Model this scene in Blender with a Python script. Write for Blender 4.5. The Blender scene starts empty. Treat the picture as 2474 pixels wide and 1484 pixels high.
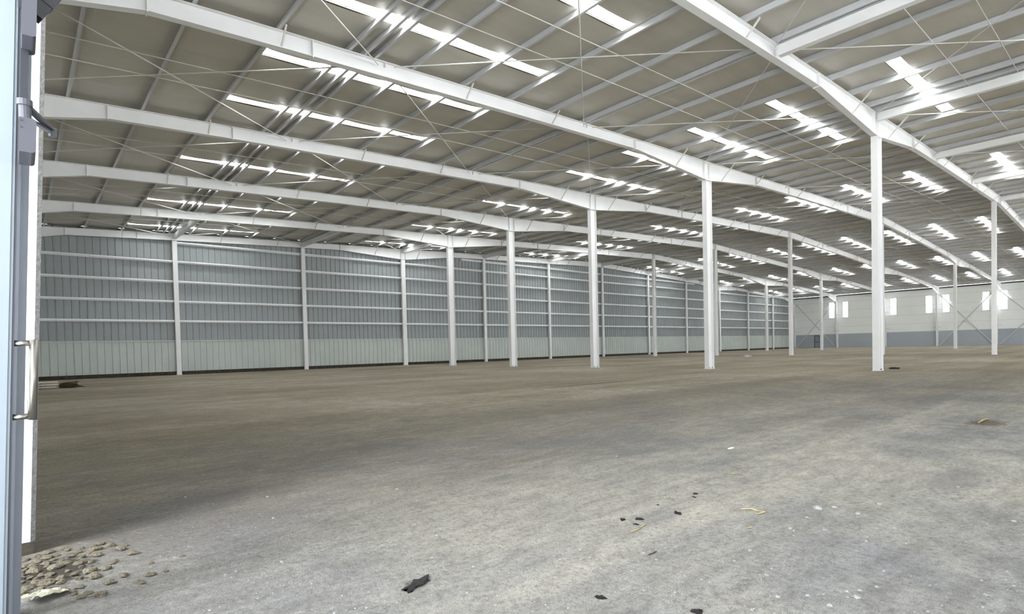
import bpy, bmesh, math, random
from mathutils import Vector, Matrix, noise
R = random.Random(7)
scn = bpy.context.scene
COL = scn.collection
# ------------------------------------------------------------------ camera, sky, daylight, exposure
YAW, PITCH, ROLL, FPX = 0.8512402, -0.0248110, -0.0242668, 1357.739
cy, sy = math.cos(YAW), math.sin(YAW)
FWD = Vector((cy*math.cos(PITCH), sy*math.cos(PITCH), math.sin(PITCH)))
r0 = Vector((sy, -cy, 0)); u0 = r0.cross(FWD)
RIGHT = math.cos(ROLL)*r0 + math.sin(ROLL)*u0
UP = -math.sin(ROLL)*r0 + math.cos(ROLL)*u0
cam = bpy.data.cameras.new('camera'); camo = bpy.data.objects.new('camera', cam); COL.objects.link(camo)
camo.matrix_world = Matrix(((RIGHT.x, UP.x, -FWD.x, 1.39990), (RIGHT.y, UP.y, -FWD.y, -43.35239),
                            (RIGHT.z, UP.z, -FWD.z, 1.25636), (0, 0, 0, 1)))
cam.sensor_fit = 'HORIZONTAL'; cam.sensor_width = 36.0
cam.lens = FPX/2474*36.0
cam.shift_y = 133.2845/2474
cam.clip_start = 0.05; cam.clip_end = 400
scn.camera = camo

world = bpy.data.worlds.new('overcast_sky'); scn.world = world; world.use_nodes = True
bg = world.node_tree.nodes['Background']
bg.inputs[0].default_value = (0.84, 0.92, 1.0, 1); bg.inputs[1].default_value = 3.8

def area(name, loc, aim, sx, syz, power, color):
    l = bpy.data.lights.new(name, 'AREA'); l.shape = 'RECTANGLE'; l.size = sx; l.size_y = syz
    l.energy = power; l.color = color
    o = bpy.data.objects.new(name, l); COL.objects.link(o); o.location = loc
    o.rotation_euler = (Vector(aim)-Vector(loc)).to_track_quat('-Z', 'Y').to_euler()
    return o
# bright overcast sky in front of the open doorway
area('doorway_daylight', (-4.5, -40.9, 5.6), (3.6, -40.5, 0.0), 3.2, 3.0, 1350, (0.94, 0.97, 1.0))
sun = bpy.data.lights.new('bounce_sun', 'SUN'); sun.energy = 38; sun.angle = .02; sun.color = (1.0, .98, .96)  # added sun, lights the unseen yard so it bounces onto beams and ceiling
suno = bpy.data.objects.new('bounce_sun', sun); COL.objects.link(suno); suno.location = (-20, -70, 40); suno.rotation_euler = (math.radians(10), 0, 0)
def portal(name, loc, aim, sx, syz):
    o = area(name, loc, aim, sx, syz, 1.0, (1, 1, 1)); o.data.cycles.is_portal = True
portal('doorway_portal', (0.05, -44.3, 3.2), (5, -44.3, 3.2), 11.5, 6.4)
portal('open_end_portal', (54, -72.5, 4.1), (54, -40, 4.1), 106, 8.2)  # samples sky through the added open end behind the camera
SKY_E = 15.0                                   # translucent roof strips
WIN_E = 14.0
scn.view_settings.view_transform = 'Standard'; scn.view_settings.look = 'None'
scn.view_settings.exposure = 0.35; scn.view_settings.gamma = 1.0
scn.view_settings.use_curve_mapping = False
scn.cycles.use_denoising = True
scn.cycles.max_bounces = 10; scn.cycles.diffuse_bounces = 6; scn.cycles.glossy_bounces = 4
scn.cycles.sample_clamp_indirect = 12.0

# ------------------------------------------------------------------ materials
def lin(c): return tuple(((v/255)/12.92 if v/255 <= .04045 else ((v/255+.055)/1.055)**2.4) for v in c)
def rgba(c): return lin(c)+(1,)
def mat(name, col, rough=.5, spec=.5, metal=0.0, var=0.0, scale=3.0, bump=0.0, bscale=40.0, bdist=.01, stretch=(1,1,1)):
    m = bpy.data.materials.new(name); m.use_nodes = True; nt = m.node_tree; N = nt.nodes; L = nt.links
    b = N['Principled BSDF']; b.inputs['Roughness'].default_value = rough; b.inputs['Metallic'].default_value = metal
    b.inputs['Specular IOR Level'].default_value = spec
    b.inputs['Base Color'].default_value = rgba(col)
    tc = N.new('ShaderNodeTexCoord'); mp = N.new('ShaderNodeMapping'); mp.inputs['Scale'].default_value = stretch
    L.new(tc.outputs['Object'], mp.inputs['Vector'])
    if var:
        n = N.new('ShaderNodeTexNoise'); n.inputs['Scale'].default_value = scale; n.inputs['Detail'].default_value = 5
        L.new(mp.outputs[0], n.inputs['Vector'])
        cr = N.new('ShaderNodeValToRGB'); cr.color_ramp.elements[0].position = .3; cr.color_ramp.elements[1].position = .7
        cr.color_ramp.elements[0].color = rgba([max(0, c*(1-var)) for c in col])
        cr.color_ramp.elements[1].color = rgba([min(255, c*(1+var)) for c in col])
        L.new(n.outputs[0], cr.inputs[0]); L.new(cr.outputs[0], b.inputs['Base Color'])
    if bump:
        n2 = N.new('ShaderNodeTexNoise'); n2.inputs['Scale'].default_value = bscale; n2.inputs['Detail'].default_value = 4
        L.new(mp.outputs[0], n2.inputs['Vector'])
        bp = N.new('ShaderNodeBump'); bp.inputs['Strength'].default_value = bump; bp.inputs['Distance'].default_value = bdist
        L.new(n2.outputs[0], bp.inputs['Height']); L.new(bp.outputs[0], b.inputs['Normal'])
    return m
def emit(name, col, e):
    m = bpy.data.materials.new(name); m.use_nodes = True; nt = m.node_tree
    b = nt.nodes['Principled BSDF']; b.inputs['Base Color'].default_value = (.8, .8, .8, 1)
    b.inputs['Emission Color'].default_value = col+(1,); b.inputs['Emission Strength'].default_value = e
    return m
M = {}
M['steel'] = mat('white_painted_steel', (230, 230, 230), .42, .5, var=.015, scale=1.5)
M['purlin'] = mat('light_grey_purlin_steel', (200, 201, 203), .38, .5, var=.02, scale=2)
M['rod'] = mat('galvanised_rod', (205, 204, 198), .35, .5)
M['ceil'] = mat('vinyl_faced_insulation', (196, 192, 182), .38, .45, var=.03, scale=.8, bump=.35, bscale=1.6, bdist=.05, stretch=(.35, 2.2, 1))
M['deck'] = mat('roof_deck', (120, 118, 112), .6)
M['panel'] = mat('grey_ribbed_sheet', (148, 154, 155), .42, .5, var=.02, scale=.7)
M['liner'] = mat('pale_green_grey_sheet', (186, 192, 187), .45, .5, var=.02, scale=.7)
M['white'] = mat('white_wall_panel', (238, 240, 238), .5, .4, var=.01, scale=.5)
M['dado'] = mat('blue_grey_wall_panel', (170, 177, 184), .5, .4, var=.01, scale=.5)
M['joint'] = mat('panel_joint', (188, 190, 188), .6)
M['galv'] = mat('dull_galvanised_angle', (198, 200, 200), .5, .4)
M['curb'] = mat('old_concrete', (64, 59, 51), .9, .2, var=.2, scale=6, bump=.5, bscale=30)
M['dark'] = mat('dark_bolt_steel', (62, 62, 66), .5)
M['leaf'] = mat('white_door_paint', (134, 142, 150), .6, .08)
M['alu'] = mat('grey_door_frame', (128, 131, 140), .35, .5, var=.02, scale=2)
M['closer'] = mat('silver_grey_closer', (76, 76, 83), .4, .4)
M['closerdark'] = mat('dark_grey_closer', (40, 42, 47), .4, .5)
M['inox'] = mat('brushed_stainless', (150, 146, 139), .36, .5, metal=1.0, var=.06, scale=1, stretch=(60, 60, 1))
M['insul'] = mat('quilted_insulation_edge', (92, 90, 88), .7, .3, var=.12, scale=40, bump=.6, bscale=60)
M['fardoor'] = mat('grey_door_paint', (138, 143, 158), .5)
M['fardoord'] = mat('dark_door_fittings', (58, 54, 60), .6)  # dark frame, push bar and closer of the far door
M['rock'] = mat('tan_rubble_stone', (104, 97, 84), .95, .2, var=.4, scale=9, bump=.7, bscale=35)
M['rockg'] = mat('grey_stone', (160, 160, 160), .95, .2, var=.26, scale=5, bump=.6, bscale=45)
M['rockd'] = mat('dark_clod', (54, 51, 50), .95, .1, var=.3, scale=30, bump=.8, bscale=60)
M['straw'] = mat('dry_twig', (158, 144, 104), .8, .2, var=.15, scale=20)
M['twig'] = mat('brown_brushwood', (70, 62, 48), .9, .1, var=.3, scale=20)
M['bag'] = mat('crumpled_pale_plastic', (150, 147, 128), .3, .5, var=.06, scale=12)
M['barwood'] = mat('pale_bar', (188, 186, 178), .5, .4, var=.05, scale=5)
M['barend'] = mat('pinkish_bar_end', (205, 192, 178), .5, .4)
M['blue'] = mat('white_scrap', (225, 228, 232), .4)
M['sky'] = emit('daylit_fibreglass', (.96, .99, .98), SKY_E)
M['win'] = emit('daylit_pane', (.97, .99, 1.0), WIN_E)
def floor_mat():
    m = bpy.data.materials.new('compacted_gravel_floor'); m.use_nodes = True; nt = m.node_tree; N = nt.nodes; L = nt.links
    b = N['Principled BSDF']; b.inputs['Roughness'].default_value = .92; b.inputs['Specular IOR Level'].default_value = .15
    tc = N.new('ShaderNodeTexCoord')
    def mapping(scale, rot=0):
        mp = N.new('ShaderNodeMapping'); mp.inputs['Scale'].default_value = scale; mp.inputs['Rotation'].default_value = (0, 0, rot)
        L.new(tc.outputs['Object'], mp.inputs['Vector']); return mp.outputs[0]
    def nz(vec, scale, detail=6, rough=.6):
        n = N.new('ShaderNodeTexNoise'); n.inputs['Scale'].default_value = scale; n.inputs['Detail'].default_value = detail
        n.inputs['Roughness'].default_value = rough; L.new(vec, n.inputs['Vector']); return n.outputs[0]
    def ramp(v, p0, p1, c0=(0, 0, 0, 1), c1=(1, 1, 1, 1)):
        r = N.new('ShaderNodeValToRGB'); r.color_ramp.elements[0].position = p0; r.color_ramp.elements[1].position = p1
        r.color_ramp.elements[0].color = c0; r.color_ramp.elements[1].color = c1; L.new(v, r.inputs[0]); return r.outputs[0]
    def mix(f, a, c, mode='MIX'):
        x = N.new('ShaderNodeMix'); x.data_type = 'RGBA'; x.blend_type = mode
        for s, v in ((x.inputs[0], f), (x.inputs[6], a), (x.inputs[7], c)):
            if hasattr(v, 'links') or hasattr(v, 'is_linked'): L.new(v, s)
            else: s.default_value = v
        return x.outputs[2]
    big = nz(mapping((1, 1, 1)), .16, 4, .55)
    streak = nz(mapping((.05, .55, 1), .06), 1.0, 6, .62)
    mid = nz(mapping((1, 1, 1)), 1.3, 8, .65)
    fine = nz(mapping((1, 1, 1)), 26, 8, .7)
    mott = nz(mapping((.6, 1.3, 1), .2), 5.5, 9, .72)
    grit = nz(mapping((1, 1, 1)), 120, 4, .7)
    # brown soil inside with shade painted in, greyer crushed stone round the doorway
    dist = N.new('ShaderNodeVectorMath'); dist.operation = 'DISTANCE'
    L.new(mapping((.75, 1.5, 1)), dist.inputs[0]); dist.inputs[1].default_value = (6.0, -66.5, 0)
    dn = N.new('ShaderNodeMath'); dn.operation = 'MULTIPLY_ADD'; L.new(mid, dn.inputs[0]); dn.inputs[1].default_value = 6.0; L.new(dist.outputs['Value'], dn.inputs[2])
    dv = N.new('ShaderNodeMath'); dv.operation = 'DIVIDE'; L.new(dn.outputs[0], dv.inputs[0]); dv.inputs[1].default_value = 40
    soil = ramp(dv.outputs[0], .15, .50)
    shaded_clay = mix(ramp(dv.outputs[0], .30, .56), rgba((112, 103, 86)), mix(ramp(big, .36, .64), rgba((158, 147, 126)), rgba((186, 176, 158))))  # nearer clay darkened to paint shade beside the doorway's daylight
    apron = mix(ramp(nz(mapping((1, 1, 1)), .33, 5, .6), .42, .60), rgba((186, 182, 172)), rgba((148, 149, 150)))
    base = mix(soil, apron, shaded_clay)
    base = mix(ramp(streak, .30, .52, (1, 1, 1, 1), (0, 0, 0, 1)), base, mix(.42, base, rgba((92, 78, 58))))
    base = mix(ramp(streak, .56, .68), base, mix(.6, base, rgba((200, 193, 178))))
    base = mix(ramp(mid, .38, .62, (1, 1, 1, 1), (0, 0, 0, 1)), base, mix(.26, base, rgba((98, 96, 96))))
    base = mix(ramp(mott, .40, .56, (1, 1, 1, 1), (0, 0, 0, 1)), base, mix(.34, base, rgba((96, 93, 90))))
    base = mix(ramp(mott, .58, .70), base, mix(.25, base, rgba((200, 195, 184))))
    base = mix(ramp(fine, .36, .5, (1, 1, 1, 1), (0, 0, 0, 1)), base, mix(.45, base, rgba((84, 81, 77))))
    base = mix(ramp(fine, .58, .72), base, mix(.4, base, rgba((205, 200, 190))))
    base = mix(ramp(grit, .40, .52, (1, 1, 1, 1), (0, 0, 0, 1)), base, mix(.40, base, rgba((76, 74, 72))))
    # separate stains lying on the ground; the last paints shade between the rubble stones
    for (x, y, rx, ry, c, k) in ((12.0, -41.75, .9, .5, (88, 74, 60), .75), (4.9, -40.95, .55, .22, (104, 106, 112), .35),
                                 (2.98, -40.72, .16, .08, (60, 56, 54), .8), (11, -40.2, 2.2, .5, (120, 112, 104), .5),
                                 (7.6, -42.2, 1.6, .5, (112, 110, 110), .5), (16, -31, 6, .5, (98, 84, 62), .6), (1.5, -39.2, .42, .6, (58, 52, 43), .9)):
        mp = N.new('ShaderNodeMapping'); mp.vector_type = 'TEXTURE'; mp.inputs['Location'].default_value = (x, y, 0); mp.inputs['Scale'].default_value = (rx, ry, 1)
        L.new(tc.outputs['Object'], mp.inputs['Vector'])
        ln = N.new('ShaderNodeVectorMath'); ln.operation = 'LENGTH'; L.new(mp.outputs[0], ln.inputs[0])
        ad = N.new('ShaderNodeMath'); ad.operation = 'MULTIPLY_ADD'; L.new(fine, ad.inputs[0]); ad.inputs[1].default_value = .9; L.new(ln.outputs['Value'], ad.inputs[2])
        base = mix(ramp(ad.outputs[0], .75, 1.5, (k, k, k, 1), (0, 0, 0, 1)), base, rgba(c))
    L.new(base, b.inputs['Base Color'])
    hs = N.new('ShaderNodeMath'); hs.operation = 'ADD'; L.new(fine, hs.inputs[0]); L.new(mid, hs.inputs[1])
    h2 = N.new('ShaderNodeMath'); h2.operation = 'MULTIPLY_ADD'; L.new(grit, h2.inputs[0]); h2.inputs[1].default_value = .35; L.new(hs.outputs[0], h2.inputs[2])
    bp = N.new('ShaderNodeBump'); bp.inputs['Strength'].default_value = .9; bp.inputs['Distance'].default_value = .03
    L.new(h2.outputs[0], bp.inputs['Height']); L.new(bp.outputs[0], b.inputs['Normal'])
    return m
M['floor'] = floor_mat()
M['yard'] = mat('pale_bounce_yard', (186, 190, 192), .9, .2, var=.05, scale=.4)

# ------------------------------------------------------------------ mesh helpers
class MB:
    def __init__(s): s.v = []; s.f = []
    def quad(s, a, b, c, d): i = len(s.v); s.v += [a, b, c, d]; s.f.append((i, i+1, i+2, i+3))
    def hexa(s, p):           # p: 8 points, bottom ring 0-3 and top ring 4-7
        i = len(s.v); s.v += [tuple(x) for x in p]
        for q in ((0, 3, 2, 1), (4, 5, 6, 7), (0, 1, 5, 4), (1, 2, 6, 5), (2, 3, 7, 6), (3, 0, 4, 7)): s.f.append(tuple(i+k for k in q))
    def box(s, x0, x1, y0, y1, z0, z1):
        s.hexa([(x0, y0, z0), (x1, y0, z0), (x1, y1, z0), (x0, y1, z0), (x0, y0, z1), (x1, y0, z1), (x1, y1, z1), (x0, y1, z1)])
    def prism(s, prof, a, b, up=(0, 0, 1)):   # closed profile (u,v) swept from a to b
        a, b = Vector(a), Vector(b); d = (b-a).normalized(); up = Vector(up)
        r = d.cross(up)
        r = r.normalized() if r.length > 1e-6 else Vector((1, 0, 0)); w = r.cross(d)
        i = len(s.v); n = len(prof)
        for P in (a, b):
            for (u, v) in prof: s.v.append(tuple(P+r*u+w*v))
        for k in range(n): s.f.append((i+k, i+(k+1) % n, i+n+(k+1) % n, i+n+k))
        s.f.append(tuple(i+k for k in range(n-1, -1, -1))); s.f.append(tuple(i+n+k for k in range(n)))
    def tube(s, a, b, r, n=6): s.prism([(r*math.cos(2*math.pi*k/n), r*math.sin(2*math.pi*k/n)) for k in range(n)], a, b)
    def path(s, pts, r, n=6):
        for a, b in zip(pts, pts[1:]): s.tube(a, b, r, n)
    def mesh(s, name, m, smooth=False):
        me = bpy.data.meshes.new(name); me.from_pydata(s.v, [], s.f); me.materials.append(M[m] if isinstance(m, str) else m)
        bm = bmesh.new(); bm.from_mesh(me); bmesh.ops.recalc_face_normals(bm, faces=bm.faces); bm.to_mesh(me); bm.free()
        if smooth:
            for p in me.polygons: p.use_smooth = True
        me.update(); return me
def link(name, me, parent=None, loc=None, label=None, cat=None, group=None, kind=None):
    o = bpy.data.objects.new(name, me); COL.objects.link(o)
    if parent is not None: o.parent = parent
    if loc is not None: o.location = loc
    tag(o, label, cat, group, kind); return o
def tag(o, label=None, cat=None, group=None, kind=None):
    for k, v in (('label', label), ('category', cat), ('group', group), ('kind', kind)):
        if v: o[k] = v
    return o
def dup(o, parent=None):
    c = o.copy(); COL.objects.link(c)
    if parent is not None: c.parent = parent
    for ch in list(o.children): dup(ch, c)
    return c
ORD = ['', 'first', 'second', 'third', 'fourth', 'fifth', 'sixth', 'seventh', 'eighth', 'ninth', 'tenth', 'eleventh', 'twelfth', 'thirteenth',
       'fourteenth', 'fifteenth', 'sixteenth', 'seventeenth', 'eighteenth', 'nineteenth', 'twentieth', 'twenty-first', 'twenty-second', 'twenty-third',
       'twenty-fourth', 'twenty-fifth', 'twenty-sixth', 'twenty-seventh', 'twenty-eighth', 'twenty-ninth', 'thirtieth', 'thirty-first',
       'thirty-second', 'thirty-third', 'thirty-fourth', 'thirty-fifth', 'thirty-sixth', 'thirty-seventh', 'thirty-eighth']

# ------------------------------------------------------------------ the building's grid
S = 7.22236                       # bay between frames, frame n stands at y = -n*S
NF = 8                            # frames
YB, YF = 0.30, -72.4              # gable wall, back of the hall
XL, XR = 0.15, 108.45
XK = [0, 9.5, 18.15, 26.95, 36.0, 45.0, 54.0, 63.25, 72.3, 81.5, 90.6, 99.65, 108.4]
ZP = [(0, 9.0), (7, 9.36), (14.4, 9.68), (21, 9.93), (27, 10.14), (40, 10.66), (54, 11.18)]
def interp(t, x):
    for (a, za), (b, zb) in zip(t, t[1:]):
        if x <= b: return za+(zb-za)*(x-a)/(b-a)
    return t[-1][1]
def zt(x): return interp(ZP, min(x, 108-x) if x <= 108 else -.0)-(0 if x <= 108 else .04*(x-108))
DP = [(0, 1.05), (1.2, .86), (3.75, .44), (21.2, .42), (26.6, .88), (27.4, .88), (32.2, .47), (36.4, .47), (54, .56)]
def zb(x): return zt(x)-interp(DP, min(x, 108-x))

# ------------------------------------------------------------------ floor
def floor_h(x, y):
    if -1 < x < 17 and y < -27:
        f = min(1, (17-x)/5, (-27-y)/4)
        h = .014*noise.noise((x*.7, y*.7, 3))+.010*noise.noise((x*2.3, y*2.3, 1))+.004*noise.noise((x*7, y*7, 5))
        m = math.exp(-(((x-1.5)/.45)**2+((y+39.2)/.75)**2))*.05
        return f*h+m-.004
    return 0.0
def build_floor():
    xs = [i*.12 for i in range(0, 134)] + [17, 19, 22, 27, 36, 50, 65, 80, 95, 109]
    ys = [-72.4, -70, -60, -57, -52, -49, -47] + [-46+.12*i for i in range(0, 142)] + [-28.5, -27, -24, -18, -12, -6, 0, 1.0]
    v = [(x, y, floor_h(x, y)) for y in ys for x in xs]; nx = len(xs)
    f = [(j*nx+i, j*nx+i+1, (j+1)*nx+i+1, (j+1)*nx+i) for j in range(len(ys)-1) for i in range(nx-1)]
    mb = MB(); mb.v = v; mb.f = f
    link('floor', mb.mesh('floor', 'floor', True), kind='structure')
build_floor()
mb = MB()
for x0, x1, y0, y1 in ((-120, 0, -260, 60), (0, 230, -260, -72.4)): mb.quad((x0, y0, -.02), (x1, y0, -.02), (x1, y1, -.02), (x0, y1, -.02))
link('ground_bounce_yard', mb.mesh('ground_bounce_yard', 'yard'), kind='structure')  # unseen pale ground, added to bounce outdoor light up into the hall

# ------------------------------------------------------------------ walls
def ribbed(mb, x0, x1, y, pitch, depth, zlo, zhi):   # sheet with trapezoid ribs towards -y; zhi may be a function
    x = x0; prof = []
    while x < x1:
        for dx, d in ((0, 0), (pitch*.80, 0), (pitch*.84, depth), (pitch*.96, depth)):
            if x+dx < x1: prof.append((x+dx, y-d))
        x += pitch
    prof.append((x1, y))
    for (xa, ya), (xb, yb) in zip(prof, prof[1:]):
        za = zhi(xa) if callable(zhi) else zhi; zc = zhi(xb) if callable(zhi) else zhi
        mb.quad((xa, ya, zlo), (xb, yb, zlo), (xb, yb, zc), (xa, ya, za))
mb = MB(); ribbed(mb, XL, XR, YB, .385, .05, 2.2, lambda x: zt(x)+.2)
wb = link('wall_back', mb.mesh('wall_back', 'panel'), kind='structure')
mb = MB(); ribbed(mb, XL, XR, .155, .385, .04, .24, 2.28)
mb.quad((XL, .155, 2.28), (XR, .155, 2.28), (XR, .30, 2.28), (XL, .30, 2.28))
link('liner_panel', mb.mesh('liner_panel', 'liner'), wb, label='pale green-grey wainscot sheet')
mb = MB(); mb.box(XL, XR, .09, .16, 2.27, 2.34)
link('cap_trim', mb.mesh('cap_trim', 'liner'), wb)
mb = MB(); mb.box(XL, XR, .10, .42, -.1, .24)
link('baseboard_back', mb.mesh('baseboard_back', 'curb'), kind='structure')

# windowed side wall
WINY = [(-5.9, -6.7), (-8.05, -8.88), (-13.0, -13.8), (-15.1, -15.95), (-19.86, -20.7), (-22.02, -22.84), (-26.76, -27.52), (-28.8, -29.56)]
WZ0, WZ1 = 5.19, 7.86
mb = MB()
for z in (3.7, 5.05, 6.4, 7.75): pass
ycur = .3
segs = []
for a, b in WINY: segs.append((ycur, a, None)); segs.append((a, b, 1)); ycur = b
segs.append((ycur, YF, None))
HW = 9.12
for a, b, w in segs:
    if w:
        mb.quad((XR, a, 2.34), (XR, b, 2.34), (XR, b, WZ0), (XR, a, WZ0)); mb.quad((XR, a, WZ1), (XR, b, WZ1), (XR, b, HW), (XR, a, HW))
        for p, q in (((a, WZ0), (b, WZ0)), ((b, WZ0), (b, WZ1)), ((b, WZ1), (a, WZ1)), ((a, WZ1), (a, WZ0))):
            mb.quad((XR, p[0], p[1]), (XR, q[0], q[1]), (XR+.12, q[0], q[1]), (XR+.12, p[0], p[1]))
    else: mb.quad((XR, a, 2.34), (XR, b, 2.34), (XR, b, HW), (XR, a, HW))
wr = link('wall_right', mb.mesh('wall_right', 'white'), kind='structure')
mb = MB(); mb.box(XR-.02, XR+.1, YF, .3, 0.0, 2.36); link('dado_panel', mb.mesh('dado_panel', 'dado'), wr, label='blue-grey lower wall panel')
for z in (3.62, 5.0, 6.42, 7.9):
    mb = MB()
    for a, b, w in segs:
        if not (w and WZ0 < z < WZ1): mb.box(XR-.008, XR, b, a, z, z+.025)
    link('panel_joint', mb.mesh('panel_joint', 'joint'), wr)
mb = MB(); mb.box(XR-.05, XR-.001, YF, .3, HW-.26, HW-.10); link('eave_gap_shade', mb.mesh('eave_gap_shade', 'dark'), wr, label='dark strip for the shaded gap under the eave')  # strip coloured dark as the shade of the open eave gap
mb = MB(); mb.box(XR-.06, XR-.001, YF, .3, HW-.52, HW-.47); link('eave_trim', mb.mesh('eave_trim', 'white'), wr)
for i, (a, b) in enumerate(WINY):
    mb = MB(); mb.box(XR+.05, XR+.07, b, a, WZ0, WZ1)
    w = link(f'window_{i+1}', mb.mesh('window', 'win'), kind='structure')
    mb = MB()
    for y0, y1, z0, z1 in ((a-.04, a, WZ0, WZ1), (b, b+.04, WZ0, WZ1), (b+.04, a-.04, WZ0, WZ0+.04), (b+.04, a-.04, WZ1-.04, WZ1)): mb.box(XR+.01, XR+.045, y0, y1, z0, z1)
    link('window_frame', mb.mesh('window_frame', 'white'), w)
# personnel door in the windowed wall
mb = MB(); mb.box(XR-.075, XR-.03, -4.28, -3.52, .04, 2.1)
d1 = link('door_1', mb.mesh('door_1', 'fardoor'), kind='structure')
mb = MB()
for y0, y1, z0, z1 in ((-4.36, -4.28, 0, 2.2), (-3.52, -3.44, 0, 2.2), (-4.28, -3.52, 2.1, 2.2)): mb.box(XR-.09, XR-.02, y0, y1, z0, z1)
link('door_frame', mb.mesh('door_frame', 'fardoord'), d1)
mb = MB(); mb.box(XR-.13, XR-.08, -4.25, -3.55, .98, 1.06); link('push_bar', mb.mesh('push_bar', 'fardoord'), d1)
mb = MB(); mb.box(XR-.13, XR-.08, -4.22, -3.98, 1.98, 2.05); link('door_closer', mb.mesh('door_closer', 'fardoord'), d1)

# entrance side wall, back wall, and the short return wall of the doorway
JY = -38.65
LENS_LEAN = .050                        # jamb and door slanted to follow lens distortion at the edge of view
mb = MB()
mb.box(0, XL, JY+.10, YB+.1, 0, 9.2); mb.box(0, XL, YF, JY+.10, 6.4, 9.2); mb.box(0, XL, YF, -50.0, 0, 6.4)
link('wall_left', mb.mesh('wall_left', 'white'), kind='structure')
mb = MB()                          # unseen end left open, an added loading side that lets daylight reach the beams
mb.quad((0, YF, 8.2), (XR, YF, 8.2), (XR, YF, 9.1), (0, YF, 9.1)); mb.v += [(54, YF, 11.4)]; n = len(mb.v); mb.f.append((n-2, n-3, n-1))
for a, b in ((0, 1.0), (107, XR)): mb.quad((a, YF, 0), (b, YF, 0), (b, YF, 8.2), (a, YF, 8.2))
link('wall_front', mb.mesh('wall_front', 'white'), kind='structure')
def lx(x, z): return x+LENS_LEAN*z
def leanbox(mb, x0, x1, y0, y1, z0, z1):
    mb.hexa([(lx(x0, z0), y0, z0), (lx(x1, z0), y0, z0), (lx(x1, z0), y1, z0), (lx(x0, z0), y1, z0),
             (lx(x0, z1), y0, z1), (lx(x1, z1), y0, z1), (lx(x1, z1), y1, z1), (lx(x0, z1), y1, z1)])
mb = MB(); leanbox(mb, .16, 1.408, JY, JY+.12, .10, 6.4)
we = link('wall_entry', mb.mesh('wall_entry', 'white'), kind='structure')
mb = MB(); leanbox(mb, 1.408, 1.432, JY+.0, JY+.13, .10, 6.4)
link('insulation_edge', mb.mesh('insulation_edge', 'insul'), we, label='grey quilted insulation edge')
mb = MB(); mb.box(.16, 1.430, JY-.01, JY+.14, -.1, .10)
link('baseboard_entry', mb.mesh('baseboard_entry', 'curb'), kind='structure')
# door frame post, fixed glazed leaf, pull handle, closers
mb = MB(); leanbox(mb, 1.296, 1.360, -39.78, -39.70, -.02, 4.2); leanbox(mb, 1.318, 1.330, -39.80, -39.78, -.02, 4.2)
leanbox(mb, 1.20, 1.296, -39.74, -39.70, -.02, 4.2)
post = link('trim_1', mb.mesh('trim_1', 'alu'), kind='structure')
PY = -40.10
mb = MB()
leanbox(mb, .36, 1.311, PY, PY+.045, .01, 3.6)
leaf = link('door_2', mb.mesh('door_2', 'leaf'), kind='structure')
mb = MB(); leanbox(mb, 1.311, 1.319, PY+.004, PY+.041, .01, 3.6); link('edge_gap_shade', mb.mesh('edge_gap_shade', 'dark'), leaf, label='dark strip painted as shade at the leaf edge')  # dark strip stands in for the shaded gap beside the post
mb = MB()
for x0, x1, z0, z1 in ((.36, .45, .01, 3.6), (1.21, 1.30, .01, 3.6), (.45, 1.21, .01, .2), (.45, 1.21, 3.42, 3.6)): leanbox(mb, x0, x1, PY-.006, PY, z0, z1)
link('door_stile', mb.mesh('door_stile', 'leaf'), leaf)
def rbar(mb, pts, r, n=14): mb.path(pts, r, n)
mb = MB()
hz0, hz1, hx = 1.004, 1.334, 1.385
mb.prism([(.028*math.cos(a)*1.15, .017*math.sin(a)) for a in [2*math.pi*k/16 for k in range(16)]], (lx(hx, hz0-.012), PY+.02, hz0-.012), (lx(hx, hz1+.012), PY+.02, hz1+.012), (1, 0, 0))
for z in (hz0+.004, hz1-.004): mb.tube((lx(1.316, z), PY+.02, z), (lx(hx, z), PY+.02, z), .013, 12)
link('pull_handle', mb.mesh('pull_handle', 'inox', True), leaf, label='brushed steel pull handle')
def rounded(mb, x0, x1, y0, y1, z0, z1, r=.015):
    prof = []
    for cx_, cz, a0 in ((x1-r, z1-r, 0), (x0+r*.3, z1-r*.3, 90), (x0+r*.3, z0+r*.3, 180), (x1-r, z0+r, 270)):
        rr = r if cx_ == x1-r else r*.3
        for k in range(5):
            a = math.radians(a0+k*22.5); prof.append((cx_+rr*math.cos(a)+LENS_LEAN*cz, cz+rr*math.sin(a)))
    i = len(mb.v); n = len(prof)
    for y in (y0, y1): mb.v += [(px, y, pz) for px, pz in prof]
    for k in range(n): mb.f.append((i+k, i+(k+1) % n, i+n+(k+1) % n, i+n+k))
    mb.f.append(tuple(range(i, i+n))); mb.f.append(tuple(range(i+2*n-1, i+n-1, -1)))
mb = MB(); rounded(mb, 1.320, 1.376, PY-.22, PY-.01, 2.105, 2.245)
cl = link('door_closer', mb.mesh('door_closer', 'closer'), leaf, label='silver-grey closer body with two screw holes')
mb = MB()
for z in (2.232, 2.205): mb.tube((lx(1.328, z), PY-.224, z), (lx(1.328, z), PY-.219, z), .004, 8)
link('screw', mb.mesh('screw', 'dark'), cl)
mb = MB()
mb.tube((lx(1.340, 2.30), PY-.06, 2.245), (lx(1.340, 2.30), PY-.06, 2.36), .022, 14)
mb.tube((lx(1.340, 2.30), PY-.06, 2.345), (lx(1.340, 2.30), PY-.06, 2.37), .028, 14)
mb.prism([(-.014, -.006), (.014, -.006), (.014, .006), (-.014, .006)], (lx(1.345, 2.3), PY-.05, 2.352), (lx(1.438, 2.3), PY+.12, 2.318))
mb.prism([(-.010, -.005), (.010, -.005), (.010, .005), (-.010, .005)], (lx(1.345, 2.3), PY+.02, 2.325), (lx(1.438, 2.3), PY+.12, 2.305))
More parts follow.
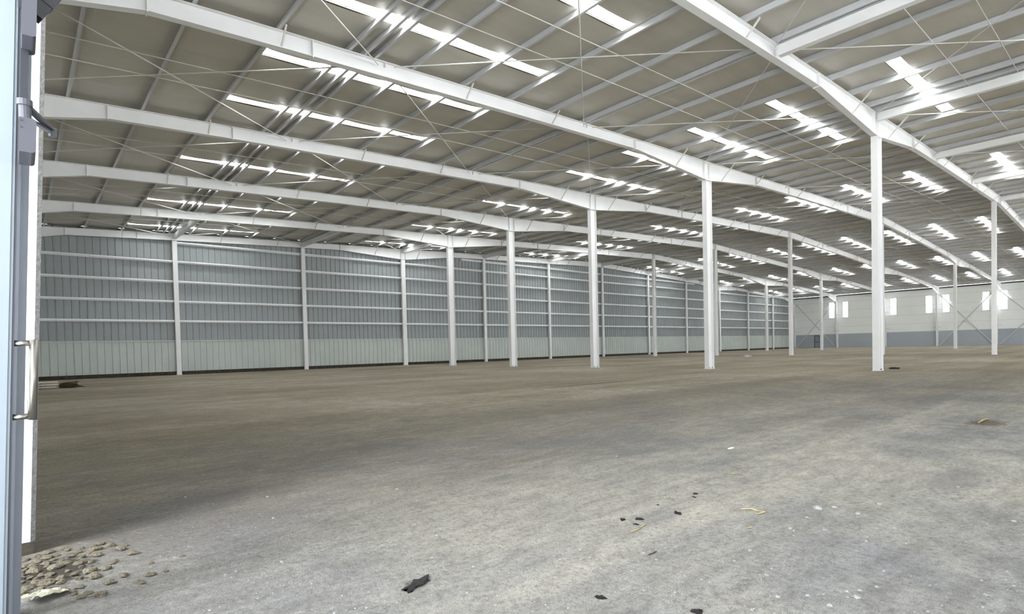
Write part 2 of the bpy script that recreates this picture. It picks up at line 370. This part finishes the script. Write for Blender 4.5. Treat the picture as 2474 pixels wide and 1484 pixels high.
mb.tube((lx(1.438, 2.3), PY+.12, 2.290), (lx(1.438, 2.3), PY+.12, 2.330), .016, 12)
link('closer_arm', mb.mesh('closer_arm', 'closer'), cl, label='folded steel closer arm')
mb = MB(); rounded(mb, 1.322, 1.370, PY-.20, PY-.01, 2.590, 2.775)
mb.hexa([(lx(1.31, 2.775), PY-.15, 2.775), (lx(1.36, 2.775), PY-.15, 2.775), (lx(1.36, 2.775), PY-.03, 2.775), (lx(1.31, 2.775), PY-.03, 2.775),
         (lx(1.31, 3.1), PY-.15, 3.1), (lx(1.36, 3.1), PY-.15, 3.1), (lx(1.36, 3.1), PY-.03, 3.1), (lx(1.31, 3.1), PY-.03, 3.1)])
cl2 = link('door_closer', mb.mesh('door_closer_upper', 'closer'), leaf, label='upper grey closer housing')
mb = MB(); mb.prism([(-.03, -.025), (.03, -.025), (.03, .025), (-.03, .025)], (lx(1.362, 2.75), PY-.05, 2.745), (lx(1.50, 3.0), PY-.02, 3.0))
mb.prism([(-.034, -.029), (.034, -.029), (.034, .029), (-.034, .029)], (lx(1.395, 2.80), PY-.043, 2.806), (lx(1.405, 2.82), PY-.041, 2.824))
link('closer_arm', mb.mesh('closer_arm_upper', 'closerdark'), cl2, label='dark grey arm')
mb = MB(); leanbox(mb, 1.322, 1.348, PY-.06, PY-.01, 2.37, 2.59); leanbox(mb, 1.322, 1.348, PY-.05, PY-.01, 2.245, 2.37)
link('header_strip', mb.mesh('header_strip', 'closerdark'), leaf, label='dark strip between the closers')

# ------------------------------------------------------------------ roof sheet with daylight openings
PUR = [.9, 2.8, 4.7, 6.58, 8.45, 8.90, 9.22, 10.42, 12.33, 14.28, 16.2, 18.04, 18.22, 20.15, 22.2, 24.2, 26.1, 26.86, 27.04, 28.3, 30.18,
       32.1, 34.05, 35.85, 36.03, 37.6, 39.2, 41.15, 43.1, 44.85, 45.03, 46.4, 47.9, 49.7, 51.5, 53.35]
PURALL = PUR+[108-x for x in reversed(PUR)]
SKX = [(6.74, 14.14), (22.34, 30.06), (39.34, 47.78)]
SKX += [(108-b, 108-a) for a, b in reversed(SKX)]
SKY = [-1.45, -5.0, -8.6, -12.4, -16.65, -20.15, -23.72, -27.27, -30.67, -33.95, -37.85, -41.5, -45.0, -48.6, -52.2, -55.6, -59.2, -62.8, -66.4, -70.0]
SH = .22                           # half width of a daylight strip
def build_ceiling():
    mb = MB()
    xs = [XL]
    for a, b in zip(PURALL, PURALL[1:]):
        xs += [a, a+(b-a)*.12, a+(b-a)*.3, a+(b-a)*.5, a+(b-a)*.7, a+(b-a)*.88]
    xs += [PURALL[-1], XR]
    sag = {}
    for a, b in zip(PURALL, PURALL[1:]):
        amp = .05*min(1, (b-a)/1.9)
        for t, k in ((.12, .5), (.3, .9), (.5, 1), (.7, .9), (.88, .5)): sag[round(a+(b-a)*t, 5)] = amp*k
    cuts = sorted({x for r in SKX for x in r}); xs = sorted(set(xs) | set(cuts))
    ys = [YF]+sorted(y+d for y in SKY for d in (-SH, SH))+[YB]
    def z(x):
        s = sag.get(round(x, 5), 0)
        return zt(x)+.218-s
    for x0, x1 in zip(xs, xs[1:]):
        for y0, y1 in zip(ys, ys[1:]):
            xm, ym = (x0+x1)/2, (y0+y1)/2
            if any(a < xm < b for a, b in SKX) and any(abs(ym-y) < SH*.9 for y in SKY): continue
            mb.quad((x0, y0, z(x0)), (x1, y0, z(x1)), (x1, y1, z(x1)), (x0, y1, z(x0)))
    # sides of the openings
    for a, b in SKX:
        for y in SKY:
            for s in (-SH, SH):
                mb.quad((a, y+s, zt(a)+.212), (b, y+s, zt(b)+.212), (b, y+s, zt(b)+.33), (a, y+s, zt(a)+.33))
            for x in (a, b): mb.quad((x, y-SH, zt(x)+.212), (x, y+SH, zt(x)+.212), (x, y+SH, zt(x)+.33), (x, y-SH, zt(x)+.33))
    c = link('ceiling', mb.mesh('ceiling', 'ceil'), kind='structure')
    mb = MB(); xs2 = [-.1]+[p[0] for p in ZP[1:]]+[108-p[0] for p in reversed(ZP[1:-1])]+[108.6]
    for a, b in zip(xs2, xs2[1:]): mb.quad((a, YF-.1, zt(max(a, 0))+.36), (b, YF-.1, zt(b)+.36), (b, YB+.3, zt(b)+.36), (a, YB+.3, zt(max(a, 0))+.36))
    link('roof_deck', mb.mesh('roof_deck', 'deck'), c)
build_ceiling()

GN = ['lowest', 'middle', 'upper']
for gi, (a, b) in enumerate(SKX):
    side = 'entrance-side slope' if gi < 3 else 'window-side slope'; row = GN[gi] if gi < 3 else GN[5-gi]
    n = 8
    fm, pm = MB(), MB()
    for k in range(n):
        x0, x1 = a+.006+(b-a-.012)*k/n, a+.006+(b-a-.012)*(k+1)/n; za, zc = zt(x0), zt(x1)
        for s in (-1, 1):
            y0, y1 = sorted((s*(SH-.004), s*(SH-.03)))
            fm.hexa([(x0, y0, za+.235), (x1, y0, zc+.235), (x1, y1, zc+.235), (x0, y1, za+.235), (x0, y0, za+.30), (x1, y0, zc+.30), (x1, y1, zc+.30), (x0, y1, za+.30)])
        pm.quad((x0, -SH+.03, za+.275), (x1, -SH+.03, zc+.275), (x1, SH-.03, zc+.275), (x0, SH-.03, za+.275))
    fme, pme = fm.mesh('skylight', 'steel'), pm.mesh('skylight_pane', 'sky')
    for j, y in enumerate(SKY):
        o = link('skylight', fme, loc=(0, y, 0), label=f'bright translucent roof strip, {ORD[j+1]} from the ribbed gable wall, {row} row, {side}', cat='skylight', group=f'skylights in the {row} row of the {side}', kind='thing')
        link('pane', pme, o)

# ------------------------------------------------------------------ purlins
def zed(mb, x, y0, y1):
    z0, z1, t = zt(x)+.004, zt(x)+.204, .008
    mb.box(x-t/2, x+t/2, y0, y1, z0, z1); mb.box(x+t/2, x+.075, y0, y1, z1-t, z1); mb.box(x-.075, x-t/2, y0, y1, z0, z0+t)
    mb.box(x-.075, x-.067, y0, y1, z0+t, z0+.028)
for side, lst in (('entrance-side', PUR), ('window-side', [108-x for x in PUR])):
    for i, x in enumerate(lst):
        mb = MB(); zed(mb, x, YF+.05, .24)
        link('purlin', mb.mesh('purlin', 'purlin'), label=f'light steel roof purlin, {ORD[i+1]} up from the {side} eave', cat='purlin', group=f'purlins on the {side} slope', kind='thing')

# ------------------------------------------------------------------ main frames
RX = sorted({.2, 1.2, 3.75, 7, 10.6, 14.4, 17.8, 21.2, 24, 26.6, 27, 27.4, 29.8, 32.2, 36.4, 40, 47, 54})
RX = RX+[108-x for x in reversed(RX[:-1])]
RX[-1] = 107.9
def girder_mesh():
    mb = MB(); t = .012; fw = .105; tf = .018
    for a, b in zip(RX, RX[1:]):
        ta, tb_, ba, bb = zt(a), zt(b), zb(a), zb(b)
        mb.quad((a, -t/2, ba), (b, -t/2, bb), (b, -t/2, tb_), (a, -t/2, ta)); mb.quad((a, t/2, ba), (b, t/2, bb), (b, t/2, tb_), (a, t/2, ta))
        for zA, zB, d in ((ta, tb_, -tf), (ba, bb, tf)):
            lo, hi = (zA+min(0, d), zB+min(0, d)), (zA+max(0, d), zB+max(0, d))
            mb.hexa([(a, -fw, lo[0]), (b, -fw, lo[1]), (b, fw, lo[1]), (a, fw, lo[0]), (a, -fw, hi[0]), (b, -fw, hi[1]), (b, fw, hi[1]), (a, fw, hi[0])])
    return mb.mesh('rafter', 'steel')
GM = girder_mesh()
def plate_mesh(x, w):
    mb = MB(); mb.box(x-w, x+w, -.11, .11, zb(x)-(.03 if x != 54 else 0), zt(x)-.0); return mb.mesh('splice_plate', 'steel')
SPL = [3.75, 7.4, 21.2, 32.2, 36.4, 46.3]; SPL = SPL+[54]+[108-x for x in reversed(SPL)]
SPM = [plate_mesh(x, .013) for x in SPL]
STM = []
for x, f in ((26.72, 1), (27.18, 1), (53.8, 1), (54.2, 1), (80.8, 1), (81.25, 1), (9.5, .3), (18.15, .3), (36.0, .3), (45.0, .3), (63, .3), (72, .3), (90.6, .3)):
    mb = MB(); mb.box(x-.006, x+.006, -.10, .10, zt(x)-.02-(zt(x)-zb(x)-.04)*f, zt(x)-.02); STM.append(mb.mesh('stiffener', 'steel'))
BRX = [6.58, 12.33, 16.2, 24.2, 28.3, 32.1, 37.6, 43.1, 47.9, 51.5]; BRX = BRX+[108-x for x in reversed(BRX)]
BRM = []
for x in BRX:
    for s in (-1, 1):
        mb = MB(); zlo = zb(x)+.03; h = zt(x)-zlo
        mb.prism([(-.02, -.02), (.02, -.02), (.02, -.012), (-.012, -.012), (-.012, .02), (-.02, .02)], (x+.01, s*.10, zlo), (x+.01, s*(.10+h*.95), zt(x)-.03), (1, 0, 0))
        BRM.append(mb.mesh('flange_brace', 'rod'))
for n in range(NF):
    lab = 'tapered white steel rafter carried along the ribbed gable wall' if n == 0 else f'tapered white steel rafter, {ORD[n]} frame out from the gable-wall frame'
    g = link('rafter', GM, loc=(0, -n*S, 0), label=lab, cat='roof beam', group='main roof frames', kind='thing')
    for me in SPM: link('splice_plate', me, g)
    for me in STM: link('stiffener', me, g)
    for i, me in enumerate(BRM):
        if n == 0 and i % 2: continue
        link('flange_brace', me, g)

# ------------------------------------------------------------------ columns
def col_meshes(depth, width, h, axis='x', tap=0.0):
    mb = MB(); t = .016; d = depth/2; b = width/2
    if axis == 'x':
        mb.box(-d, -d+t, -b, b, .03, h); mb.box(d-t, d, -b, b, .03, h); mb.box(-d+t, d-t, -.006, .006, .03, h)
    else:
        mb.box(-b, b, -d, -d+t, .03, h); mb.box(-b, b, d-t, d, .03, h); mb.box(-.006, .006, -d+t, d-t, .03, h)
    cm = mb.mesh('steel_column', 'steel')
    e = .02
    mb = MB(); mb.box(-(d if axis == 'x' else b)-e, (d if axis == 'x' else b)+e, -(b if axis == 'x' else d)-e, (b if axis == 'x' else d)+e, 0.004, .03)
    return cm, mb.mesh('base_plate', 'steel')
mb = MB(); mb.tube((0, 0, .03), (0, 0, .085), .016, 8); mb.tube((0, 0, .03), (0, 0, .055), .03, 6); BOLT = mb.mesh('anchor_bolt', 'dark')
def add_col(x, y, depth, width, axis, label, group, bolts=True, top=None):
    h = min(zb(x-.28), zb(x), zb(x+.28))-.03
    cm, bp = col_meshes(depth, width, h, axis)
    o = link('steel_column', cm, loc=(x, y, 0), label=label, cat='column', group=group, kind='thing')
    link('base_plate', bp, o)
    if bolts:
        for dx in (-.13, .13):
            for dy in (-.075, .075): link('anchor_bolt', BOLT, o, loc=(dx, dy, 0))
    cp = MB(); a, b = (depth/2+.02, width/2+.01) if axis == 'x' else (width/2+.01, depth/2+.02)
    cp.box(-a, a, -b, b, h, h+.016); link('cap_plate', cp.mesh('cap_plate', 'steel'), o)
AX = [None, 26.9, 26.86, 26.9, 27.06, 27.18]; BX = [None, 54.05, 54.1, 54.2, 54.0, 52.2]; CX = [None, 81.28, 81.3, 80.6, 79.6, 81.2]
for n in range(1, 6):
    add_col(AX[n], -n*S, .50, .24, 'x', f'white steel column, {ORD[n]} out from the gable wall in the entrance-side row', 'entrance-side row of columns')
    add_col(BX[n], -n*S, .42, .24, 'x', f'white steel column, {ORD[n]} out from the gable wall in the row under the ridge', 'ridge row of columns', False)
    add_col(CX[n], -n*S, .50, .24, 'x', f'white steel column, {ORD[n]} out from the gable wall in the window-side row', 'window-side row of columns', False)
add_col(27, -6*S, .50, .24, 'x', 'white steel column beside the entrance bay, last of the entrance-side row', 'entrance-side row of columns', False)
for k in range(1, 12):
    w = .38 if k in (3, 9) else .28
    add_col(XK[k], -.0, .18, w, 'y', f'white steel column against the ribbed gable wall, {ORD[k]} along from the entrance corner', 'gable wall columns', False)
def side_col(x, y, s, label, group):
    mb = MB(); d0, d1 = .32, .75; top = zb(.2)-.05 if s > 0 else zb(107.8)-.05
    f = lambda a: x+s*a
    mb.hexa([(f(0), y-.11, .03), (f(.016), y-.11, .03), (f(.016), y+.11, .03), (f(0), y+.11, .03), (f(0), y-.11, top), (f(.016), y-.11, top), (f(.016), y+.11, top), (f(0), y+.11, top)])
    mb.hexa([(f(d0), y-.11, .03), (f(d0+.016), y-.11, .03), (f(d0+.016), y+.11, .03), (f(d0), y+.11, .03), (f(d1), y-.11, top), (f(d1+.016), y-.11, top), (f(d1+.016), y+.11, top), (f(d1), y+.11, top)])
    mb.hexa([(f(.016), y-.006, .03), (f(d0), y-.006, .03), (f(d0), y+.006, .03), (f(.016), y+.006, .03), (f(.016), y-.006, top), (f(d1), y-.006, top), (f(d1), y+.006, top), (f(.016), y+.006, top)])
    o = link('steel_column', mb.mesh('side_column', 'steel'), label=label, cat='column', group=group, kind='thing')
    mb = MB(); x0, x1 = sorted((f(0), f(d0+.04))); mb.box(x0, x1, y-.13, y+.13, .004, .03); link('base_plate', mb.mesh('base_plate', 'steel'), o)
    if s < 0:
        for z in (2.9, 5.6):
            mb = MB(); mb.box(x-.30, x-.26, y-.6, min(y+.6, .05), z, z+.06); link('girt_stub', mb.mesh('girt_stub', 'galv'), o)
for n in range(0, 6):
    if n < 5: side_col(.17, -n*S if n else -.02, 1, f'tapered white column under the {ORD[n+1]} frame on the entrance-side wall', 'entrance wall columns')
    yy = [-.12, -S, -2*S, -21.35, -28.4, -36.1][n]
    side_col(XR-.03, yy, -1, f'tapered white column on the white windowed wall, {ORD[n+1]} from the gable corner', 'window wall columns')

# ------------------------------------------------------------------ struts between braced frames, girts on the gable wall
def hstrut(x, y0, y1, h=.30, b=.20):
    mb = MB(); z1 = zt(x)-.06; z0 = z1-h
    mb.box(x-b/2, x+b/2, y0, y1, z1-.014, z1); mb.box(x-b/2, x+b/2, y0, y1, z0, z0+.014); mb.box(x-.09, x-.08, y0, y1, z0+.014, z1-.014); mb.box(x+.08, x+.09, y0, y1, z0+.014, z1-.014)
    return mb.mesh('roof_strut', 'steel')
for k in range(1, 12):
    x = XK[k]
    for n, nm in ((0, 'between the gable frame and the next'), (5, 'in the bay over the doorway')):
        if n == 5 and k == 12: continue
        link('roof_strut', hstrut(x, -(n+1)*S+.13, -n*S-.13), label=f'heavy white strut {nm}, {ORD[k]} from the entrance-side eave', cat='strut', group='roof struts '+nm, kind='thing')
GZ = [3.60, 4.92, 6.26, 7.60, 8.88, 9.80]
for k in range(12):
    x0 = (XK[k]+(.21 if k in (3, 9) else .155)) if k else 1.15
    x1 = (XK[k+1]-(.21 if k+1 in (3, 9) else .155)) if k < 11 else 107.4
    for i, z in enumerate(GZ):
        a, b = x0, x1
        # a girt stops where it would run into the rafter above
        if min(zb(a), zb(b)) < z+.12:
            if zb((a+b)/2) < z+.12 and max(zb(a), zb(b)) < z+.12: continue
            st = [a+(b-a)*q/60 for q in range(61)]; ok = [x for x in st if zb(x) > z+.12]
            if not ok or ok[-1]-ok[0] < 1.5: continue
            a, b = ok[0], ok[-1]
        mb = MB()
        mb.box(a, b, .03, .038, z-.0, z+.10); mb.box(a, b, .038, .19, z+.092, z+.10); mb.box(a, b, -.035, .03, z, z+.008)
        mb.box(a, b, .15, .158, z-.06, z+.092)
        link('girt', mb.mesh('girt', 'steel'), label=f'white horizontal girt, {ORD[i+1]} above the wainscot, {ORD[k+1]} gable wall bay from the entrance corner', cat='girt', group='girts of the gable wall', kind='thing')

# ------------------------------------------------------------------ sag rods and brace rods in the roof plane
for n in range(0, 6):
    yc = -(n+.5)*S
    for s, d in ((1, .66), (-1, -.62)):
        for side in (0, 1):
            mb = MB(); xs = [1.0, 7, 14.4, 21, 27, 40, 53.6]
            if side: xs = [108-x for x in xs]
            mb.path([(x, yc+d, zt(x)-.022) for x in xs], .014, 6)
            link('sag_rod', mb.mesh('sag_rod', 'rod'), label=f'thin tie rod under purlins, {"gable-ward" if s > 0 else "doorway-ward"} of its pair, {ORD[n+1]} roof bay from gable, {"window" if side else "entrance"}-side slope', cat='rod', group='tie rods under the purlins', kind='thing')
for n in range(0, 6):
    ya, yb = -n*S-.12, -(n+1)*S+.12
    for k in range(12):
        xa, xb = XK[k]+.25, XK[k+1]-.25
        if k == 11: xb = 107.5
        if k == 0: xa = .6
        for q, (A, B, dz) in enumerate((((xa, ya), (xb, yb), .10), ((xa, yb), (xb, ya), .16))):
            mid = ((A[0]+B[0])/2, (A[1]+B[1])/2)
            mb = MB(); mb.path([(A[0], A[1], zt(A[0])-dz), (mid[0], mid[1], zt(mid[0])-dz), (B[0], B[1], zt(B[0])-dz)], .017, 6)
            o = link('brace_rod', mb.mesh('brace_rod', 'rod'), label=f'thin brace rod, {ORD[n+1]} roof bay from gable, {ORD[k+1]} cell from entrance eave, {"rising doorway-ward" if (q == 0) == (k < 6) else "rising gable-ward"}', cat='brace rod', group='crossed brace rods of the roof', kind='thing')
# crossed flat bracing on the windowed wall
WCY = [-.12, -S, -2*S, -21.35, -28.4, -36.1]
for n, nm in ((0, 'in the gable corner bay'), (3, 'fourth bay from the gable corner'), (4, 'fifth bay from the gable corner')):
    ya, yb = WCY[n]-.3, WCY[n+1]+.3
    for q, (p0, p1, x) in enumerate((((ya, .12), (yb, 7.9), 108.28), ((yb, .12), (ya, 7.9), 108.24))):
        mb = MB(); mb.prism([(-.07, -.008), (.07, -.008), (.07, .008), (-.07, .008)], (x, p0[0], p0[1]), (x, p1[0], p1[1]), (1, 0, 0))
        link('wall_brace', mb.mesh('wall_brace', 'galv'), label=f'grey diagonal brace on windowed wall, {nm}, {"low" if q == 0 else "high"} end gable-ward', cat='brace', group='diagonal braces of the windowed wall', kind='thing')

# ------------------------------------------------------------------ things lying on the floor
def rock_mesh(name, m, seed, sub=2, rough=.35, flat=.62, ax=1.25):
    bm = bmesh.new(); bmesh.ops.create_icosphere(bm, subdivisions=sub, radius=.5)
    off = Vector((seed*3.7, seed*1.3, seed*7.1))
    for v in bm.verts:
        k = 1+rough*noise.noise(v.co*2.2+off)+rough*.4*noise.noise(v.co*6+off)
        v.co = Vector((v.co.x*ax*k, v.co.y*k, max(-.30, v.co.z*k)*flat))
    zmin = min(v.co.z for v in bm.verts)
    for v in bm.verts: v.co.z -= zmin
    me = bpy.data.meshes.new(name); bm.to_mesh(me); bm.free(); me.materials.append(M[m])
    for p in me.polygons: p.use_smooth = sub > 2
    return me
TAN = [rock_mesh('rubble_stone', 'rock', i, 2, .5, .6) for i in range(7)]
GRY = [rock_mesh('pebble', 'rockg', i+20, 2, .35, .65) for i in range(5)]
DRK = [rock_mesh('soil_clod', 'rockd', i+40, 4, .95, .5, 1.5) for i in range(4)]
CLUMP = rock_mesh('soil_clod', 'rockd', 77, 5, 1.3, .3, 2.4)
def put(name, me, x, y, s, label, cat, group=None, rz=None, sink=.12):
    o = link(name, me, loc=(x, y, floor_h(x, y)-sink*s*.3), label=label, cat=cat, group=group, kind='thing')
    o.scale = (s, s, s); o.rotation_euler = (0, 0, R.uniform(0, 6.28) if rz is None else rz); return o
# rubble heap by the jamb
placed = []
tries = 0
while len(placed) < 78 and tries < 9000:
    tries += 1
    x = 1.36+abs(R.gauss(0, .24)); y = R.uniform(-39.72, -38.72)
    s = R.choice((.03, .035, .04, .05, .06, .075, .09))*R.uniform(.8, 1.2)
    if x > 1.50 and s > .07: continue
    if x-s < 1.37 and y < -39.66: continue
    if y+s*.7 > JY-.03 or (x < 1.43+s*.7 and y+s > JY-.02): continue
    if any((x-a)**2+(y-b)**2 < (.56*(s+c))**2 for a, b, c in placed): continue
    if (x-1.44)**2+(y+39.62)**2 < .012: continue
    placed.append((x, y, s))
for i, (x, y, s) in enumerate(placed):
    put('rubble_stone', TAN[i % 7], x, y, s, 'rough tan stone in the rubble heap at the foot of the doorway jamb', 'stone', 'rubble stones at the doorway jamb', sink=.2)
# crumpled plastic scrap on the rubble
def scrap():
    bm = bmesh.new(); bmesh.ops.create_grid(bm, x_segments=12, y_segments=9, size=.5)
    for v in bm.verts:
        x, y = v.co.x, v.co.y
        v.co = Vector((x*.17+.012*noise.noise((x*3, y*3, 2)), y*.10, .018+.022*abs(noise.noise((x*4, y*4, 9)))+.02*max(0, .3-abs(x))))
    bmesh.ops.solidify(bm, geom=bm.faces[:], thickness=.002)
    me = bpy.data.meshes.new('plastic_scrap'); bm.to_mesh(me); bm.free(); me.materials.append(M['bag'])
    o = link('plastic_scrap', me, loc=(1.455, -39.60, floor_h(1.455, -39.6)+.004), label='crumpled pale plastic scrap lying on the rubble by the doorway', cat='plastic scrap', kind='thing')
    o.rotation_euler = (0, .1, .4)
scrap()
# dark clods and clumps
CL = [(2.97, -40.74, .085, 'long shaggy dark clump of soil, largest dark lump before the doorway'), (2.90, -40.79, .030, 'small dark crumb beside the shaggy dark clump'),
      (4.64, -40.83, .035, 'dark flat clod at the edge of the grey stain'), (4.73, -40.90, .038, 'dark upright clod between the two stained patches'),
      (4.62, -40.96, .028, 'dark clod at the end of the yellow grass stem'), (5.04, -41.02, .042, 'dark ragged clod amid the bluish stain'),
      (5.64, -40.82, .030, 'dark clod far side of the stained patch, upper of two'), (5.55, -40.86, .024, 'dark clod far side of the stained patch, lower of two'),
      (5.15, -40.78, .022, 'tiny dark crumb beyond the stained patch'), (3.54, -41.53, .038, 'pointed dark clod standing alone near the doorway'),
      (3.76, -41.94, .040, 'dark ragged clod at the doorway end of the floor'), (28.9, -36.25, .22, 'dark lump of earth beside the base of a white column')]
for i, (x, y, s, lab) in enumerate(CL): put('soil_clod', DRK[i % 4] if i else CLUMP, x, y, s*(.85 if i else .8), lab, 'clod', 'dark clods on the floor', rz=.35 if i == 0 else None)
# larger pebbles
PB = [(1975.6, 1227, 17, 'largest flat pale pebble beyond the bent yellow twig'), (2015, 1224, 9, 'small pale pebble beside the largest flat pebble'), (2072, 1239, 10, 'grey pebble with a second stone stuck to it'),
      (1880, 1442, 10, 'pale round pebble alone toward the doorway'), (1951, 1440, 9, 'pale cream pebble alone toward the doorway'), (1993, 1281, 9, 'oval pale pebble on the smooth grey patch'),
      (1812, 1328, 8, 'grey pebble in the middle of the floor'), (2046, 1426, 8, 'brownish pebble beside two grey ones'), (2078, 1423, 8, 'blue-grey pebble beside a brownish one'), (2070, 1442, 13, 'dark grey stone, biggest of the cluster by the doorway'),
      (2119, 1413, 9, 'pale long pebble at the edge of the cluster'), (2124, 1216, 8, 'round pale pebble on the rough strip'), (2450, 1259, 8, 'white pebble out beyond the gravelly strip'), (1909, 1277, 8, 'grey pebble half sunk in the floor'),
      (2005, 1464, 12, 'dark grey stone nearest the threshold'), (2381, 1435, 8, 'pale pebble on the gravelly strip'), (1817, 1472, 8, 'grey pebble at the threshold'), (2160, 1276, 7, 'cream pebble on the open floor')]
CAM = Vector((1.39990, -43.35239, 1.25636))
def ground(u, v):
    d = FWD+(u-1237)/FPX*RIGHT-(v-742-133.2845)/FPX*UP
    t = -CAM.z/d.z; p = CAM+t*d; return p.x, p.y, t
for i, (u, v, w, lab) in enumerate(PB):
    x, y, t = ground(u, v); lab = lab.replace('nearest the', 'close to the')
    put('pebble', GRY[i % 5], x, y, w*t/FPX, lab, 'pebble', 'larger pebbles on the floor', sink=.3)
for i in range(120):
    u, v = R.uniform(300, 2470), 1484-abs(R.gauss(0, 150))
    x, y, t = ground(u, v)
    if x < 2.0 or any((x-o.location.x)**2+(y-o.location.y)**2 < .01 for o in ()): continue
    put('pebble', GRY[i % 5], x, y, R.uniform(3, 6.5)*t/FPX, 'small grey pebble scattered on the gravel floor before the doorway', 'pebble', 'small pebbles on the floor', sink=.4)
# loose grit: one mass
def grit():
    base = []
    for s in range(4):
        bm = bmesh.new(); bmesh.ops.create_icosphere(bm, subdivisions=1, radius=.5)
        for v in bm.verts: v.co *= 1+.4*noise.noise(v.co*2+Vector((s*5, 0, 0))); v.co.z *= .6
        base.append(([v.co.copy() for v in bm.verts], [tuple(v.index for v in f.verts) for f in bm.faces])); bm.free()
    mb = MB()
    for i in range(5200):
        u, v = R.uniform(-100, 2474), 1500-abs(R.gauss(0, 190))
        if v < 960: continue
        x, y, t = ground(u, v)
        if x < 2.25 or x > 40: continue
        if noise.noise((x*.9, y*.9, 0)) < R.uniform(-.5, .35): continue
        if any((x-c[0])**2+(y-c[1])**2 < (c[2]*1.6+.02)**2 for c in CL): continue
        s = R.choice((1.0, 1.3, 1.6, 2.0, 2.6))*R.uniform(.7, 1.2)*min(t, 6)/FPX
        vs, fs = base[i % 4]; a = R.uniform(0, 6.28); c, q = math.cos(a), math.sin(a); o = len(mb.v); z = floor_h(x, y)
        mb.v += [(x+s*(p.x*c-p.y*q), y+s*(p.x*q+p.y*c), z+s*(p.z+.12)) for p in vs]; mb.f += [tuple(o+k for k in f) for f in fs]
    me = bpy.data.meshes.new('loose_grit'); me.from_pydata(mb.v, [], mb.f); me.materials.append(M['rockg'])
    link('loose_grit', me, label='loose grey grit strewn over the floor near the doorway', cat='gravel', kind='stuff')
grit()
# twigs, grass stem, scraps
def stick(pts, r, m, name, label, cat):
    mb = MB(); mb.path([(x, y, floor_h(x, y)+z) for x, y, z in pts], r, 7); link(name, mb.mesh(name, m), label=label, cat=cat, kind='thing')
def G(u, v, z=.006): x, y, t = ground(u, v); return (x, y, z)
stick([G(1790, 1232), G(1815, 1233, .012), G(1832, 1236), G(1848, 1240, .01), G(1826, 1245)], .0048, 'straw', 'bent_twig', 'bent yellow twig folded back on itself on the floor', 'twig')
stick([G(1516, 1288, .005), G(1540, 1281), G(1552, 1272), G(1562, 1266)], .003, 'straw', 'grass_stem', 'thin yellow grass stem between the dark clods', 'grass stem')
stick([G(1763, 1144, .005), G(1790, 1142)], .004, 'straw', 'straw_bit', 'short straw bit beyond the bent twig', 'straw')
stick([G(1806, 1276, .006), G(1816, 1275)], .0045, 'straw', 'wood_chip', 'orange-brown chip close to the bent twig', 'chip')
stick([G(2365, 1021, .02), G(2378, 1017, .03), G(2388, 1015, .02)], .012, 'straw', 'dry_stalk', 'pale dry stalk lying in the brown stained hollow', 'stalk')
stick([G(1567, 1341, .004), G(1586, 1335, .01)], .004, 'twig', 'twig', 'small forked brown twig on the open floor', 'twig')
mb = MB(); x, y, t = ground(1766, 1084); mb.box(x-.05, x+.05, y-.015, y+.015, floor_h(x, y)+.002, floor_h(x, y)+.012)
link('paper_scrap', mb.mesh('paper_scrap', 'blue'), label='narrow white scrap lying alone on the floor', cat='scrap', kind='thing')
mb = MB(); x, y, t = ground(1806, 862); mb.box(x-.5, x+.5, y-.15, y+.15, .004, .08); mb.box(x-.35, x+.1, y-.1, y+.1, .08, .13)
link('pallet_scrap', mb.mesh('pallet_scrap', 'galv'), label='flat grey scrap on the floor far back between columns', cat='scrap', kind='thing')
# stacked bars near the gable wall and a heap of brushwood at their ends
YS = -12.1
bn = 0
for i in range(3):
    for j in range(2):
        x0, x1 = .75+.03*((i*2+j) % 3), 2.55+.04*((i+j) % 3); y0 = YS+j*.17-.085; z0 = .035+i*.105
        mb = MB(); mb.box(x0, x1-.35, y0-.07, y0+.07, z0, z0+.062)
        o = link('steel_bar', mb.mesh('steel_bar', 'barwood'), label=f'pale bar in the low stack by the entrance wall, {["bottom", "middle", "top"][i]} layer, {"doorway" if j == 0 else "gable"} side', cat='bar', group='stacked bars on the floor', kind='thing')
        mb = MB(); mb.box(x1-.34, x1, y0-.068, y0+.068, z0+.002, z0+.06); link('bar_end', mb.mesh('bar_end', 'barend'), o, label='lighter sleeve end')
for i in range(3):
    for q, x in enumerate((1.0, 2.05)):
        z = .0 if i == 0 else .035+i*.105-.042
        mb = MB(); mb.box(x-.03, x+.03, YS-.18, YS+.18, z+.001, z+.034 if i == 0 else z+.041)
        link('spacer_block', mb.mesh('spacer_block', 'dark'), label=f'dark wood spacer under the {["bottom", "middle", "top"][i]} layer of pale bars, {"wall" if q == 0 else "open"} end', cat='spacer', group='spacers in the bar stack', kind='thing')
mb = MB()
for i in range(90):
    a = R.uniform(-.6, .6); L_ = R.uniform(.25, .6); x = R.gauss(2.98, .12); y = R.gauss(YS-.05, .12); z = abs(R.gauss(.07, .07))+.012
    dx, dy, dz = math.cos(a)*L_/2, math.sin(a)*L_/2, R.uniform(-.05, .05)
    mb.path([(max(2.66, x-dx), y-dy, max(.01, z-dz)), (x, y, z+.02), (x+dx, y+dy, max(.01, z+dz))], R.uniform(.006, .014), 5)
link('brushwood', mb.mesh('brushwood', 'twig'), label='dark bundle of dry brushwood against the ends of the stacked bars', cat='brushwood', kind='thing')
